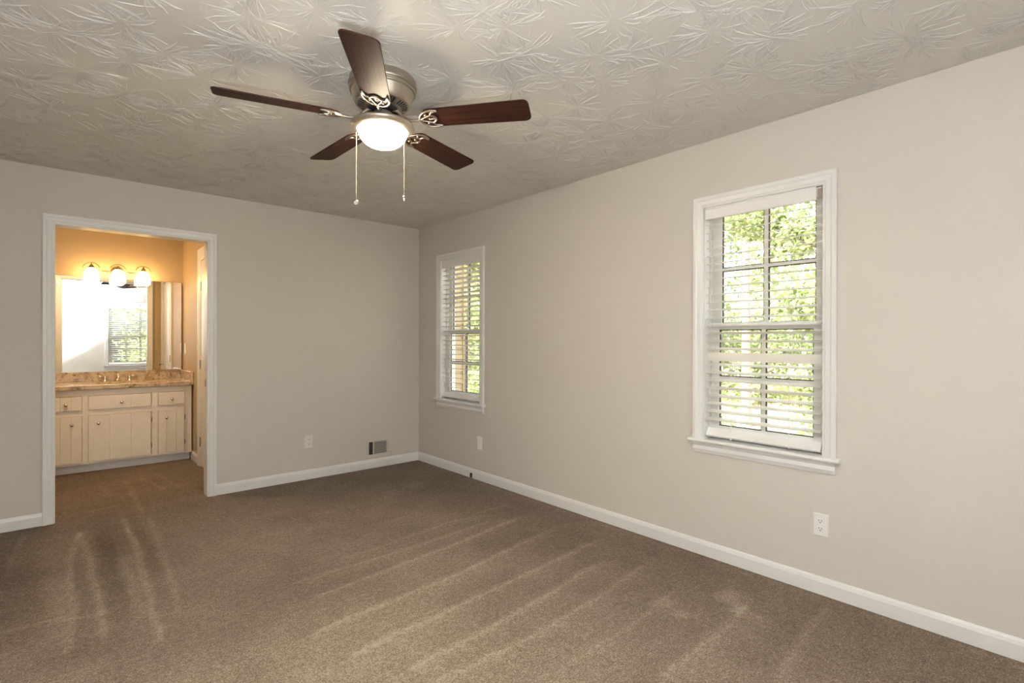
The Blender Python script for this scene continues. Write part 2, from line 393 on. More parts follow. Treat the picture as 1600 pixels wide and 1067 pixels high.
def pile_field(X, Y):
    wob = (soft_noise(X, Y, 0.35, 1) - 0.5) * 0.016 + (soft_noise(X, Y, 0.05, 2) - 0.5) * 0.012
    Xw, Yw = X + wob, Y + wob
    p = 0.44 + (soft_noise(X, Y, 0.9, 3) - 0.5) * 0.16 + (soft_noise(X, Y, 0.25, 4) - 0.5) * 0.12 + (soft_noise(X, Y, 0.06, 5) - 0.5) * 0.10
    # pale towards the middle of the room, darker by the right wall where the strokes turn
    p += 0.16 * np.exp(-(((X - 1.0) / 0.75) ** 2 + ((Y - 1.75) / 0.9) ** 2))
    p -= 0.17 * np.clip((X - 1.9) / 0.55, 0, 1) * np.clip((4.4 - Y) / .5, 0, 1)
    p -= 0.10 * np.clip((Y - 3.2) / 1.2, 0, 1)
    # strokes pushed towards the right wall (a pale crest, the pile darker beyond it)
    strokes = [([(1.15, 3.30), (1.50, 3.25), (1.95, 3.27)], .22), ([(1.26, 2.885), (1.60, 2.90), (2.04, 2.975), (2.34, 2.90)], .5),
               ([(0.96, 2.76), (1.70, 2.755), (2.24, 2.80)], .7), ([(0.97, 2.535), (1.79, 2.61), (2.47, 2.72)], .95),
               ([(0.85, 2.225), (1.64, 2.275), (2.21, 2.37), (2.43, 2.40)], 1.), ([(0.90, 1.965), (1.62, 2.015), (2.55, 2.08)], 1.),
               ([(1.04, 1.74), (1.70, 1.78), (2.30, 1.86)], 1.), ([(1.05, 1.61), (1.63, 1.585), (2.03, 1.615), (2.45, 1.68)], .8),
               ([(1.5, 1.36), (2.0, 1.36), (2.3, 1.40)], .45), ([(1.70, 1.06), (2.28, 1.085), (2.55, 1.12)], .8), ([(2.0, .78), (2.36, .82), (2.73, .84)], .7),
               ([(1.2, 3.72), (2.2, 3.78)], .3), ([(1.0, 3.95), (2.0, 4.02)], .25), ([(1.3, 4.3), (2.3, 4.36)], .22)]
    for pts, a in strokes:
        d, s = seg_dist(Xw, Yw, pts)
        p += 0.20 * a * np.exp(-(d / 0.022) ** 2)
        p += np.where(s < 0, 0.085 * a * np.exp(-d / 0.09), -0.085 * a * np.exp(-d / 0.10))
    # strokes pulled out of the doorway
    left = [([(.10, 4.36), (.05, 3.84), (.05, 3.1), (.035, 2.75)], 1.), ([(.11, 4.40), (.135, 3.75), (.147, 3.1), (.15, 2.75)], 1.), ([(.355, 4.53), (.355, 3.9), (.337, 3.0), (.33, 2.6)], 1.1),
            ([(.485, 4.43), (.475, 3.8), (.44, 3.0), (.43, 2.8)], .6), ([(-.16, 4.58), (-.205, 4.03)], .7), ([(-.19, 3.11), (-.06, 3.10), (.16, 3.02)], .8),
            ([(.46, 5.72), (.466, 4.91), (.475, 4.61)], .7), ([(.57, 5.78), (.667, 5.19)], .6), ([(.70, 5.9), (.78, 5.2)], .4), ([(.30, 5.6), (.32, 5.2)], .4), ([(.17, 4.87), (.33, 4.93)], 1.)]
    for pts, a in left:
        d, s = seg_dist(Xw, Yw, pts); p += 0.29 * a * np.exp(-(d / 0.018) ** 4) * (1 - 0.5 * soft_noise(X, Y, 0.22, 9))
    for (cx, cy, rx, ry, a) in [(-.20, 3.55, .15, .62, -.20), (.215, 3.60, .045, .70, -.20), (.25, 4.1, .08, .42, -.12), (.405, 3.85, .030, .62, -.17), (.08, 2.72, .13, .10, -.14), (0.0, 3.25, .04, .45, .12), (.095, 3.3, .03, .5, -.05), (.20, 2.95, .10, .2, .05), (.29, 3.3, .03, .45, .13), (.25, 4.8, .6, .25, -.04),
                               (2.50, 1.19, .085, .055, .30), (2.42, 1.115, .06, .03, .24), (2.18, 1.37, .07, .05, .17), (2.16, 1.26, .04, .05, .18), (2.35, 3.90, .10, .10, .13), (2.1, 3.85, .10, .07, .12), (2.47, 2.99, .14, .018, .16), (2.35, 2.72, .06, .05, .13), (2.4, 1.05, .05, .1, .12), (2.1, .92, .10, .10, -.06), (.9, 2.6, .35, .2, -.05), (1.9, 2.5, .4, .12, -.06)]:
        p += a * np.exp(-(((Xw - cx) / rx) ** 4 + ((Yw - cy) / ry) ** 4))
    # the tucked edge along the right wall
    p += 0.16 * np.exp(-((X - 2.81) / 0.03) ** 2) * soft_noise(X, Y, 0.05, 11)
    # the bathroom pile is less brushed
    p -= 0.04 * np.clip((Y - 4.5) / 0.6, 0, 1)
    return p

def carpet_patch(x0, x1, y0, y1, st):
    nx, ny = int((x1 - x0) / st) + 1, int((y1 - y0) / st) + 1
    xs, ys = np.linspace(x0, x1, nx), np.linspace(y0, y1, ny); Xg, Yg = np.meshgrid(xs, ys)
    i = np.arange(nx * ny).reshape(ny, nx)
    q = np.stack([i[:-1, :-1], i[:-1, 1:], i[1:, 1:], i[1:, :-1]], -1).reshape(-1, 4)
    return Xg.ravel(), Yg.ravel(), q
parts_ = [carpet_patch(XL, XR, YR, YB + WT / 2, 0.0125), carpet_patch(XBL, XBR, YB + WT / 2, YBB, 0.02)]
FX = np.concatenate([p[0] for p in parts_]); FY = np.concatenate([p[1] for p in parts_])
FQ = np.concatenate([parts_[0][2], parts_[1][2] + len(parts_[0][0])])
fv = np.zeros((len(FX), 3), np.float32); fv[:, 0] = FX; fv[:, 1] = FY; fv[:, 2] = (pile_field(FX, FY) - 0.44) * 0.006
def mesh_np(name, verts, faces, mat, k_):
    me = bpy.data.meshes.new(name)
    me.vertices.add(len(verts)); me.vertices.foreach_set('co', np.ascontiguousarray(verts, np.float32).ravel())
    me.loops.add(faces.size); me.loops.foreach_set('vertex_index', np.ascontiguousarray(faces, np.int32).ravel())
    me.polygons.add(len(faces)); me.polygons.foreach_set('loop_start', np.arange(0, faces.size, k_, dtype=np.int32)); me.polygons.foreach_set('loop_total', np.full(len(faces), k_, np.int32))
    me.update(calc_edges=True); me.validate(); me.materials.append(mat); return me
me = mesh_np('floor', fv, FQ, M['carpet'], 4); me.shade_smooth()
a_ = me.attributes.new('pile', 'FLOAT', 'POINT'); a_.data.foreach_set('value', pile_field(FX, FY).astype(np.float32))
floor = bpy.data.objects.new('floor', me); COL.objects.link(floor); tag(floor, 'brown cut pile carpet with vacuum tracks', 'floor', kind='structure')

# ------------------------------------------------------------------ ceiling with a stomp-brush texture of raised ridges
def ceiling_mesh():
    vs, fs = [], []
    x0, x1, y0, y1 = XL, XR, YR, YB
    rows = []
    st = 0.215
    r = np.random.default_rng(3)
    segs = []
    for i in range(int((x1 - x0) / st) + 2):
        for j in range(int((y1 - y0) / st) + 2):
            cx, cy = x0 + (i + r.uniform(-.15, .85)) * st, y0 + (j + r.uniform(-.15, .85)) * st
            ang0 = r.uniform(0, 2 * math.pi)
            for q in range(r.integers(48, 72)):
                a = r.uniform(0, 2 * math.pi)
                if math.cos(2 * (a - ang0)) < r.uniform(-1.6, 0.4): continue
                ra, rb = r.uniform(.015, .07), r.uniform(.06, .185)
                if rb - ra < .03: rb = ra + .035
                bend = r.normal(0, .12)
                w = r.uniform(.0011, .0019); h_ = r.uniform(.0016, .0042)
                pts = []
                for t in np.linspace(0, 1, 4):
                    rr = ra + (rb - ra) * t; aa = a + bend * t * t
                    pts.append((cx + rr * math.cos(aa), cy + rr * math.sin(aa), t))
                if min(p[0] for p in pts) < x0 + .004 or max(p[0] for p in pts) > x1 - .004 or min(p[1] for p in pts) < y0 + .004 or max(p[1] for p in pts) > y1 - .004: continue
                segs.append((pts, w, h_))
    for pts, w, h_ in segs:
        n = len(vs)
        for i, (x, y, t) in enumerate(pts):
            j = min(i + 1, len(pts) - 1); i0 = max(i - 1, 0)
            dx, dy = pts[j][0] - pts[i0][0], pts[j][1] - pts[i0][1]; L = math.hypot(dx, dy) + 1e-9
            px, py = -dy / L * w, dx / L * w; hh = h_ * (0.15 if t in (0.0, 1.0) else 1.0)
            vs += [(x + px, y + py, ZC), (x, y, ZC - hh), (x - px, y - py, ZC)]
            if i: b_ = n + 3 * (i - 1); fs += [(b_, b_ + 1, b_ + 4, b_ + 3), (b_ + 1, b_ + 2, b_ + 5, b_ + 4)]
    n = len(vs)
    vs += [(x0, y0, ZC), (x1, y0, ZC), (x1, y1, ZC), (x0, y1, ZC)]; fs.append((n, n + 1, n + 2, n + 3))
    n = len(vs)   # slab above
    for z in (ZC + 0.001, ZC + 0.15): vs += [(x0 - .15, y0 - .2, z), (x1 + .2, y0 - .2, z), (x1 + .2, y1 + .13, z), (x0 - .15, y1 + .13, z)]
    fs += [(n, n + 1, n + 2, n + 3), (n + 4, n + 7, n + 6, n + 5), (n, n + 4, n + 5, n + 1), (n + 1, n + 5, n + 6, n + 2), (n + 2, n + 6, n + 7, n + 3), (n + 3, n + 7, n + 4, n)]
    return mesh_np('ceiling', np.array(vs, np.float32), np.array(fs, np.int32), M['ceiling'], 4)
ce = bpy.data.objects.new('ceiling', ceiling_mesh()); COL.objects.link(ce); tag(ce, 'pale bedroom ceiling with a swirled brush texture', 'ceiling', kind='structure')
tag(MB().box(XBL - WT, XBR + WT, YB + WT + .012, YBB + WT, ZC, ZC + .15).build('ceiling_bathroom', M['ceiling']), 'plain bathroom ceiling', 'ceiling', kind='structure')

# ------------------------------------------------------------------ baseboards
BASE = [(0.0, 0.0), (0.0, 0.014), (0.064, 0.014), (0.070, 0.012), (0.078, 0.010), (0.085, 0.006), (0.088, 0.0)]
def baseboard(name, m, spans, label, notch=None):
    w = MB()
    for a, b_ in spans: w.sweep(m, BASE, a, b_)
    if notch: w.sweep(m, [(0.046, 0.0), (0.046, 0.014)] + BASE[2:], *notch)
    return tag(w.build(name, M['trim'], bevel=0.0015), label, 'baseboard', kind='structure')
CASE_W = 0.062
nb = baseboard('baseboard_right', m_right, [(YR + .014, 3.772), (3.822, YB - .0005)], 'white baseboard along the right wall', notch=(3.772, 3.822))
baseboard('baseboard_back', m_back, [(XL + .014, DX0 - CASE_W - .003), (DX1 + CASE_W + .003, XR - .014)], 'white baseboard along the back wall')
baseboard('baseboard_rear', m_rear, [(XL + .014, XR - .014)], 'white baseboard behind the camera')
baseboard('baseboard_left', m_left, [(YR, YB)], 'white baseboard along the left wall')
baseboard('baseboard_bathroom', m_bright, [(6.03, 6.395)], 'short white baseboard beside the bathroom vanity')
# dark notch cut in the baseboard, with the cable stub that comes through it
hole_o = MB().mbox(m_right, 3.7725, 3.8215, 0.001, 0.0455, 0.0, 0.003).build('baseboard_notch', M['dark'])
tag(hole_o, 'dark notch cut in the right wall baseboard near the corner', 'baseboard notch', kind='structure')

# ------------------------------------------------------------------ doorway to the bathroom
CASING = [(0.0, -0.002), (0.0, 0.009), (0.010, 0.011), (0.014, 0.014), (0.036, 0.016), (0.042, 0.0195), (0.058, 0.020), (0.062, 0.017), (0.062, -0.002)]
d1 = empty('door_1', ((DX0 + DX1) / 2, YB, 0), 'cased doorway without a door leading to the bathroom', 'doorway', kind='structure')
MB().frame3(m_back, DX0 - .004, DX1 + .004, 0, DZ + .004, CASING).build('casing', M['trim'], d1)
j = MB(); jt = 0.014
j.mbox(m_back, DX0 - jt, DX0, 0, DZ, -WT - .004, 0.0005); j.mbox(m_back, DX1, DX1 + jt, 0, DZ, -WT - .004, 0.0005); j.mbox(m_back, DX0 - jt, DX1 + jt, DZ, DZ + jt, -WT - .004, 0.0005)
j.build('jamb', M['trim'], d1, bevel=0.001)
s_ = MB(); s_.mbox(m_back, DX1 - .002, DX1 + .001, .885, .945, -.075, -.045); s_.build('strike_plate', M['bronze'], d1)
m_inner = lambda u, v, t: (u, YB + WT + .004 + t, v)
MB().frame3(m_inner, DX0 - .004, DX1 + .004, 0, DZ + .004, CASING).build('casing', M['trim'], d1)

# a second door in the bathroom's right wall, closed, with its casing
d2 = empty('door_2', (XBR, 5.46, 0), 'white cased door in the bathroom right wall', 'door', kind='structure')
CW2 = [(a * 1.9, b_) for a, b_ in CASING]
MB().frame3(m_bright, 5.06, 5.885, 0, 2.055, CW2).build('casing', M['trim'], d2)
dl = MB().mbox(m_bright, 5.065, 5.880, 0.012, 2.05, 0.0005, 0.006)
for (a, b_, c, d_) in [(5.16, 5.45, .25, 1.0), (5.50, 5.79, .25, 1.0), (5.16, 5.45, 1.12, 1.92), (5.50, 5.79, 1.12, 1.92)]: dl.mbox(m_bright, a, b_, c, d_, 0.005, 0.010)
dl = dl.build('door_leaf', M['trim'], d2, bevel=.002)
for z in (1.80, 1.02, 0.25):
    MB().lathe([(0, -.045), (.007, -.045), (.007, .045), (0, .045)], (XBR - .012, 5.885, z), 12).build('hinge', M['chrome'], d2, smooth=True, auto=40)
kb = MB().lathe([(0, .055), (.02, .052), (.027, .04), (.022, .026), (.01, .02), (.01, .008), (.03, .006), (.03, 0), (0, 0)], (XBR - .006, 5.13, .93), 20, axis=(-1, 0, 0)); kb.build('door_knob', M['chrome'], d2, smooth=True, auto=40)

# ------------------------------------------------------------------ windows
def build_window(n, m, c, label, WH=WH, cols=2):
    w = empty('window_%d' % n, m(c, WZ0, 0), label, 'window', kind='structure')
    u0, u1 = c - WH, c + WH; sill_t = WZ0 + 0.022
    MB().frame3(m, u0 - .003, u1 + .003, sill_t, WZ1 + .003, [(a * 1.02, b_) for a, b_ in CASING]).build('casing', M['trim'], w)
    jb = MB()
    for a, b_ in ((u0 - .011, u0), (u1, u1 + .011)): jb.mbox(m, a, b_, sill_t, WZ1, -TR, 0.0)
    jb.mbox(m, u0 - .011, u1 + .011, WZ1, WZ1 + .011, -TR, 0.0)
    # sash tracks
    for a, b_ in ((u0, u0 + .012), (u1 - .012, u1)):
        jb.mbox(m, a, b_, sill_t, WZ1, -.062, -.054); jb.mbox(m, a, b_, sill_t, WZ1, -.137, -.129)
    jb.build('jamb', M['trim'], w)
    # stool with a rounded nose, and the apron under it
    st = MB(); st.sweep(m, [(WZ0, 0.0), (WZ0, .030), (WZ0 + .003, .037), (WZ0 + .011, .040), (WZ0 + .019, .037), (sill_t, .030), (sill_t, 0.0)], u0 - .085, u1 + .085)
    st.mbox(m, u0 - .011, u1 + .011, WZ0, sill_t, -TR, 0.0)
    st.build('window_sill', M['trim'], w)
    ap = MB(); ap.sweep(m, [(.606, 0), (.606, .008), (.616, .011), (.628, .016), (.648, .014), (.655, .018), (WZ0, .020), (WZ0, 0)], u0 - .063, u1 + .063); ap.build('apron', M['trim'], w)
    gl = c + WH - .059, c - WH + .060
    def sash(name, t0, z0, z1, bot, top, g0, g1):
        s = MB()
        s.mbox(m, u0 + .002, g0, z0, z1, t0 - .032, t0); s.mbox(m, g1, u1 - .002, z0, z1, t0 - .032, t0)
        s.mbox(m, g0, g1, z0, z0 + bot, t0 - .032, t0); s.mbox(m, g0, g1, z1 - top, z1, t0 - .032, t0)
        so = s.build(name, M['vinyl'], w, bevel=.002)
        a, b_ = z0 + bot, z1 - top; mid = (a + b_) / 2
        mu = MB(); cs = [g0 + (g1 - g0) * q_ / cols for q_ in range(1, cols)]
        for cc in cs: mu.mbox(m, cc - .011, cc + .011, a, b_, t0 - .024, t0 - .004)
        mu.mbox(m, g0, g1, mid - .009, mid + .009, t0 - .0235, t0 - .0045)
        mu.build('muntin', M['vinyl'], so)
        gk = MB(); e = .005
        for q0, q1 in zip([g0] + [cc + .011 for cc in cs], [cc - .011 for cc in cs] + [g1]):
            for r0, r1 in ((a, mid - .009), (mid + .009, b_)):
                gk.mbox(m, q0, q0 + e, r0, r1, t0 - .02, t0 - .008); gk.mbox(m, q1 - e, q1, r0, r1, t0 - .02, t0 - .008)
                gk.mbox(m, q0 + e, q1 - e, r1 - e, r1, t0 - .02, t0 - .008); gk.mbox(m, q0 + e, q1 - e, r0, r0 + e, t0 - .02, t0 - .008)
        gk.build('glazing_seal', M['gasket'], so)
        MB().mbox(m, g0, g1, a, b_, t0 - .0155, t0 - .0125).build('pane', M['glass'], so)
        return so
    sash('upper_sash', -.095, 1.335, WZ1 - .002, .035, .036, gl[1], gl[0])
    ls = sash('lower_sash', -.0625, sill_t + .001, 1.372, .075, .040, gl[1], gl[0])
    MB().mbox(m, c - .03, c + .03, 1.372, 1.382, -.09, -.068).build('sash_lock', M['plastic'], w, bevel=.003)
    return w
build_window(1, m_right, W_FAR, 'far double-hung window with white casing, nearer the room corner')
build_window(2, m_right, W_NEAR, 'near double-hung window with white casing, largest in view')
build_window(3, m_rear, W_REAR, 'window on the wall behind the camera, seen in the bathroom mirror', .455, 3)

def build_blind(m, c, tilt, label, WH=WH, flipped=None, wand=False, gap=False):
    u0, u1 = c - WH + .006, c + WH - .006
    e = empty('window_blind', m(c, WZ1, -.02), label, 'window blind', 'white slatted blinds in the windows')
    hr = MB().mbox(m, u0, u1, 1.995, 2.043, -.052, -.008).build('headrail', M['plastic'], e, bevel=.002)
    va1 = u1
    va0 = u0 + (.024 if gap else 0)
    va = MB(); va.sweep(m, [(1.978, -.004), (1.978, .001), (1.982, .004), (2.034, .004), (2.040, .0015), (2.046, .001), (2.046, -.004)], va0, va1); va.build('valance', M['plastic'], e)
    if gap:
        MB().mbox(m, u0 + .002, u0 + .020, 1.992, 2.035, -.0075, -.004).build('headrail_end_bracket', M['nickel_dark'], e)
    sl = MB(); tc_ = -.029; z = 1.402 + .0457 * 12; k_ = 0
    zs = []
    while z > .775:
        zs.append(z); z -= .0457
    for i, z in enumerate(zs):
        a = math.radians(tilt + (random.uniform(-1.2, 1.2)))
        if flipped is not None and i == flipped: a = math.radians(86)
        n = 6; prof = []
        for q in range(n + 1):       # slightly crowned slat
            x = (q / n - .5) * .05; prof.append((x, .0018 * (1 - (2 * q / n - 1) ** 2)))
        top = [(x, h_ + .0014) for x, h_ in prof]; bot = [(x, h_ - .0014) for x, h_ in prof][::-1]
        P = [(z - x * math.sin(a) + h_ * math.cos(a), tc_ + x * math.cos(a) + h_ * math.sin(a)) for x, h_ in top + bot]
        sl.sweep(m, P, u0 + .003, u1 - .003)
    so = sl.build('slats', M['slat'], e)
    cd = MB()
    for u in (c - .155, c + .155):
        for t in (tc_ - .026, tc_ + .026, tc_): cd.tube([m(u + (.006 if t == tc_ else 0), 1.996, t), m(u + (.006 if t == tc_ else 0), .745, t)], .0009, 5)
    cd.build('ladder_cord', M['cord'], e)
    # bottom rail, hanging with its face turned to the room
    a = math.radians(52); P = []
    for x, h_ in [(-.026, -.008), (.024, -.008), (.027, -.004), (.027, .004), (.024, .009), (-.026, .009)]: P.append((.728 - x * math.sin(a) + h_ * math.cos(a), tc_ + .004 + x * math.cos(a) + h_ * math.sin(a)))
    br = MB().sweep(m, P, u0 + .002, u1 - .002).build('bottom_rail', M['plastic'], e, bevel=.0015)
    for u in (c - .155, c + .155): MB().sphere(m(u, .706, -.004), .006, 10).build('cord_button', M['plastic'], br, smooth=True)
    if wand:
        MB().tube([m(c - .285, 2.03, .006), m(c - .282, 1.985, .010), m(c - .270, 1.975, .010)], .0022, 8).build('cord_cleat', M['plastic'], e)
        MB().tube(smooth_path([m(c - .27, .735, .0), m(c - .245, .728, .010), m(c - .235, .715, .012), m(c - .25, .706, .010), m(c - .27, .712, .010), m(c - .262, .724, .012)], 6), .002, 6).build('coiled_cord', M['cord'], e, smooth=True)
    else:
        MB().tube([m(c + .262, 1.99, -.001), m(c + .262, 1.36, -.001)], .0018, 6).build('lift_cord', M['cord'], e)
    return e
build_blind(m_right, W_FAR, -10, 'white slatted blind in the far window near the room corner', wand=True)
build_blind(m_right, W_NEAR, 13, 'white slatted blind in the near window, one slat turned flat', flipped=17, gap=True)
build_blind(m_rear, W_REAR, 14, 'white slatted blind seen reflected in the bathroom mirror', WH=.455)

# ------------------------------------------------------------------ ceiling fan
FC = Vector((1.10, 2.13, ZC))
fan = empty('ceiling_fan', FC, 'five-blade dark wood and nickel ceiling fan with lit bowl', 'ceiling fan')
cz = lambda z: (FC.x, FC.y, z)
def revolve(name, prof, mat, parent, seg=64, auto=35):
    return MB().lathe(prof, (FC.x, FC.y, 0), seg).build(name, mat, parent, smooth=True, auto=auto)
hs_ = revolve('motor_housing', [(0, 2.4395), (.144, 2.4395), (.146, 2.436), (.147, 2.412), (.151, 2.410), (.152, 2.405), (.150, 2.400), (.143, 2.399), (.143, 2.393), (.148, 2.391), (.1485, 2.386), (.146, 2.382), (.138, 2.380), (.136, 2.372), (.130, 2.345), (.124, 2.332), (.118, 2.326), (.113, 2.3255), (.078, 2.312), (.074, 2.310), (.0, 2.310)], M['nickel'], fan)
vs_ = MB()
for i in range(40):      # vent slots round the sloping underside
    if i % 8 in (7,): continue
    a = 2 * math.pi * i / 40
    d = Vector((math.cos(a), math.sin(a), 0)); p = Vector((-d.y, d.x, 0))
    p0 = FC + d * .109; p0.z = 2.3230; p1 = FC + d * .083; p1.z = 2.3130
    vs_.add([p0 + p * .0042, p0 - p * .0042, p1 - p * .0028, p1 + p * .0028] + [q + Vector((0, 0, .002)) for q in (p0 + p * .0042, p0 - p * .0042, p1 - p * .0028, p1 + p * .0028)], [(0, 1, 2, 3), (4, 7, 6, 5), (0, 4, 5, 1), (1, 5, 6, 2), (2, 6, 7, 3), (3, 7, 4, 0)])
vs_.build('vent_slots', M['dark'], hs_)
revolve('flywheel', [(.0, 2.3095), (.068, 2.3095), (.070, 2.306), (.070, 2.298), (.066, 2.295), (0, 2.295)], M['dark'], fan)
revolve('switch_housing', [(0, 2.2945), (.036, 2.2945), (.043, 2.290), (.044, 2.262), (.046, 2.258), (.046, 2.252), (0, 2.252)], M['nickel'], fan)
revolve('light_pan', [(.0, 2.2515), (.06, 2.2515), (.10, 2.248), (.128, 2.242), (.1385, 2.235), (.1405, 2.229), (.137, 2.221), (.124, 2.212), (.1135, 2.2075), (.1105, 2.2085), (.1098, 2.214)], M['nickel'], fan)
bowl = revolve('light_bowl', [(.1092 * math.cos(t) ** .85, 2.213 - .079 * math.sin(t)) for t in np.linspace(0, math.pi / 2 - .001, 16)], M['bowl'], fan, 48, None)

def build_blade(ang):
    t = math.radians(ang); d = Vector((math.cos(t), math.sin(t), 0)); s = Vector((d.y, -d.x, 0))     # s: clockwise side
    pitch = math.radians(12); sw = s * math.cos(pitch) + Vector((0, 0, 1)) * math.sin(pitch); nz_ = d.cross(sw) * -1
    if nz_.z < 0: nz_ = -nz_
    base = Vector((FC.x, FC.y, 2.253))
    P = lambda r, w, h_=0.0: base + d * r + sw * w + nz_ * h_
    # outline of the blade
    r0, r1, w0, w1, cr_ = .185, .672, .060, .069, .028
    out = []
    for q in np.linspace(0, 1, 9):                               # rounded root
        a = math.pi / 2 + math.pi * q; out.append((r0 + .045 + .045 * math.cos(a), w0 * math.sin(a)))
    for q in np.linspace(-math.pi / 2, 0, 6): out.append((r1 - cr_ + cr_ * math.cos(q), -w1 + cr_ + cr_ * math.sin(q)))
    for q in np.linspace(0, math.pi / 2, 6): out.append((r1 - cr_ + cr_ * math.cos(q), w1 - cr_ + cr_ * math.sin(q)))
    n = len(out); b = MB(); vs = [P(r, w, .003) for r, w in out] + [P(r, w, -.003) for r, w in out]
    b.add(vs, [tuple(range(n)), tuple(range(n, 2 * n))[::-1]] + [(i, (i + 1) % n, (i + 1) % n + n, i + n) for i in range(n)])
    bo = b.build('blade', M['blade'], fan, bevel=.0012)
    uv = bo.data.uv_layers.new(name='UVMap')
    for lp in bo.data.loops:
        r, w = out[lp.vertex_index % n]; uv.data[lp.index].uv = (r + ang * .37, w + ang * .11)
    # cast blade arm: a curved neck and an openwork crescent under the blade root
    h_ = -.0065; a = MB()
    neck = smooth_path([FC + d * .050 + Vector((0, 0, 2.302 - ZC)), FC + d * .075 + Vector((0, 0, 2.290 - ZC)), FC + d * .10 + Vector((0, 0, 2.262 - ZC)), FC + d * .135 + Vector((0, 0, 2.247 - ZC)), P(.180, 0, h_)], 6)
    a.tube(neck, [.0085 - .0025 * i / (len(neck) - 1) for i in range(len(neck))], 8)
    rim = smooth_path([P(.270, .050, h_), P(.245, .056, h_), P(.215, .050, h_), P(.190, .030, h_), P(.179, 0, h_), P(.190, -.030, h_), P(.215, -.050, h_), P(.245, -.056, h_), P(.270, -.050, h_)], 6)
    a.tube(rim, .0045, 8)
    tip = smooth_path([P(.270, .050, h_), P(.243, .042, h_), P(.236, .026, h_), P(.250, .012, h_), P(.254, 0, h_), P(.250, -.012, h_), P(.236, -.026, h_), P(.243, -.042, h_), P(.270, -.050, h_)], 6)
    a.tube(tip, .0045, 8)
    a.tube(smooth_path([P(.180, 0, h_), P(.205, .014, h_), P(.236, .026, h_)], 5), .0035, 7)
    a.tube(smooth_path([P(.180, 0, h_), P(.205, -.014, h_), P(.236, -.026, h_)], 5), .0035, 7)
    for r_, w_ in ((.212, .028), (.212, -.028), (.225, 0)): a.sphere(P(r_, w_, h_ + .001), .0065, 10, (1, 1, .8), 8)
    a.tube([P(.225, 0, h_), P(.254, 0, h_)], .0035, 7)
    a.build('blade_arm', M['nickel_dark'], fan, smooth=True)
for ang in (20.0, 92.0, 164.0, 236.0, 308.0): build_blade(ang)

for off, zb, kind in ((-.116, 1.887, 0), (.094, 1.906, 1)):
    p = Vector((FC.x, FC.y, 0)) + Vector((R2.x, R2.y, 0)) * off * 1.03
    c_ = MB(); c_.tube([(p.x, p.y, 2.218), (p.x, p.y, zb + .012)], .0006, 6)
    zz = zb + .014
    while zz < 2.214: c_.sphere((p.x, p.y, zz), .0010, 6, (1, 1, 1), 4); zz += .0052
    co = c_.build('pull_chain', M['bronze'], fan)
    f_ = MB()
    if kind == 0: f_.lathe([(0, -.003), (.010, -.003), (.0115, 0), (.010, .003), (0, .003)], (p.x, p.y, zb), 20, axis=(.66, .72, .2))
    else: f_.lathe([(0, -.014), (.005, -.012), (.0085, -.004), (.0075, .005), (.003, .012), (0, .013)], (p.x, p.y, zb), 16)
    f_.build('chain_fob', M['chrome'], co, smooth=True, auto=40)

# ------------------------------------------------------------------ wall plates and registers
def outlet(m, u, z, label):
    e = empty('wall_outlet', m(u, z, 0), label, 'outlet', 'white wall outlets above the baseboard')
    w, h_ = .0355, .0575
    pl = MB().hexa([m(u - w, z - h_, 0), m(u + w, z - h_, 0), m(u + w - .003, z - h_ + .003, .006), m(u - w + .003, z - h_ + .003, .006),
                    m(u - w, z + h_, 0), m(u + w, z + h_, 0), m(u + w - .003, z + h_ - .003, .006), m(u - w + .003, z + h_ - .003, .006)])
    pl.build('cover_plate', M['plastic'], e, bevel=.0012)
    for s in (-1, 1):
        zc = z + s * .0195; o = MB(); n = 24; P = []
        for i in range(n):
            a = 2 * math.pi * i / n; P.append((max(-.0165, min(.0165, .0172 * math.cos(a))), max(-.0135, min(.0135, .0172 * math.sin(a)))))
        o.add([m(u + a, zc + b_, .006) for a, b_ in P] + [m(u + a * .97, zc + b_ * .97, .0085) for a, b_ in P], [tuple(range(n, 2 * n))] + [(i, (i + 1) % n, (i + 1) % n + n, i + n) for i in range(n)])
        oo = o.build('receptacle', M['plastic'], e)
        sl = MB(); sl.mbox(m, u - .0075, u - .0052, zc - .001, zc + .008, .0083, .0088); sl.mbox(m, u + .0052, u + .0075, zc, zc + .0075, .0083, .0088)
        sl.lathe([(0, .0003), (.0028, .0003), (.0028, 0)], m(u, zc - .0065, .0085), 10, axis=Vector(m(0, 0, 1)) - Vector(m(0, 0, 0))); sl.build('slot', M['dark'], oo)
    sc = MB().lathe([(0, .0012), (.003, .0010), (.0035, 0)], m(u, z, .006), 12, axis=Vector(m(0, 0, 1)) - Vector(m(0, 0, 0))); sc.build('screw', M['plastic'], e)
    return e
outlet(m_back, 1.710, .340, 'white outlet on the back wall between doorway and vent')
outlet(m_right, .9005, .3455, 'white outlet on the right wall below the near window')
ph = empty('wall_plate', m_right(3.675, .336, 0), 'white wall plate on the right wall below the far window', 'wall plate')
MB().hexa([m_right(3.675 + a, .336 + b_, t) for b_, t_ in ((-.0575, 0), (.0575, 0)) for a, t in ((-.036, 0), (.036, 0), (.033, .006), (-.033, .006))]).build('cover_plate', M['plastic'], ph, bevel=.0012)
MB().mbox(m_right, 3.675 - .0165, 3.675 + .0165, .336 - .033, .336 + .033, .006, .0082).build('insert', M['plastic'], ph, bevel=.0008)

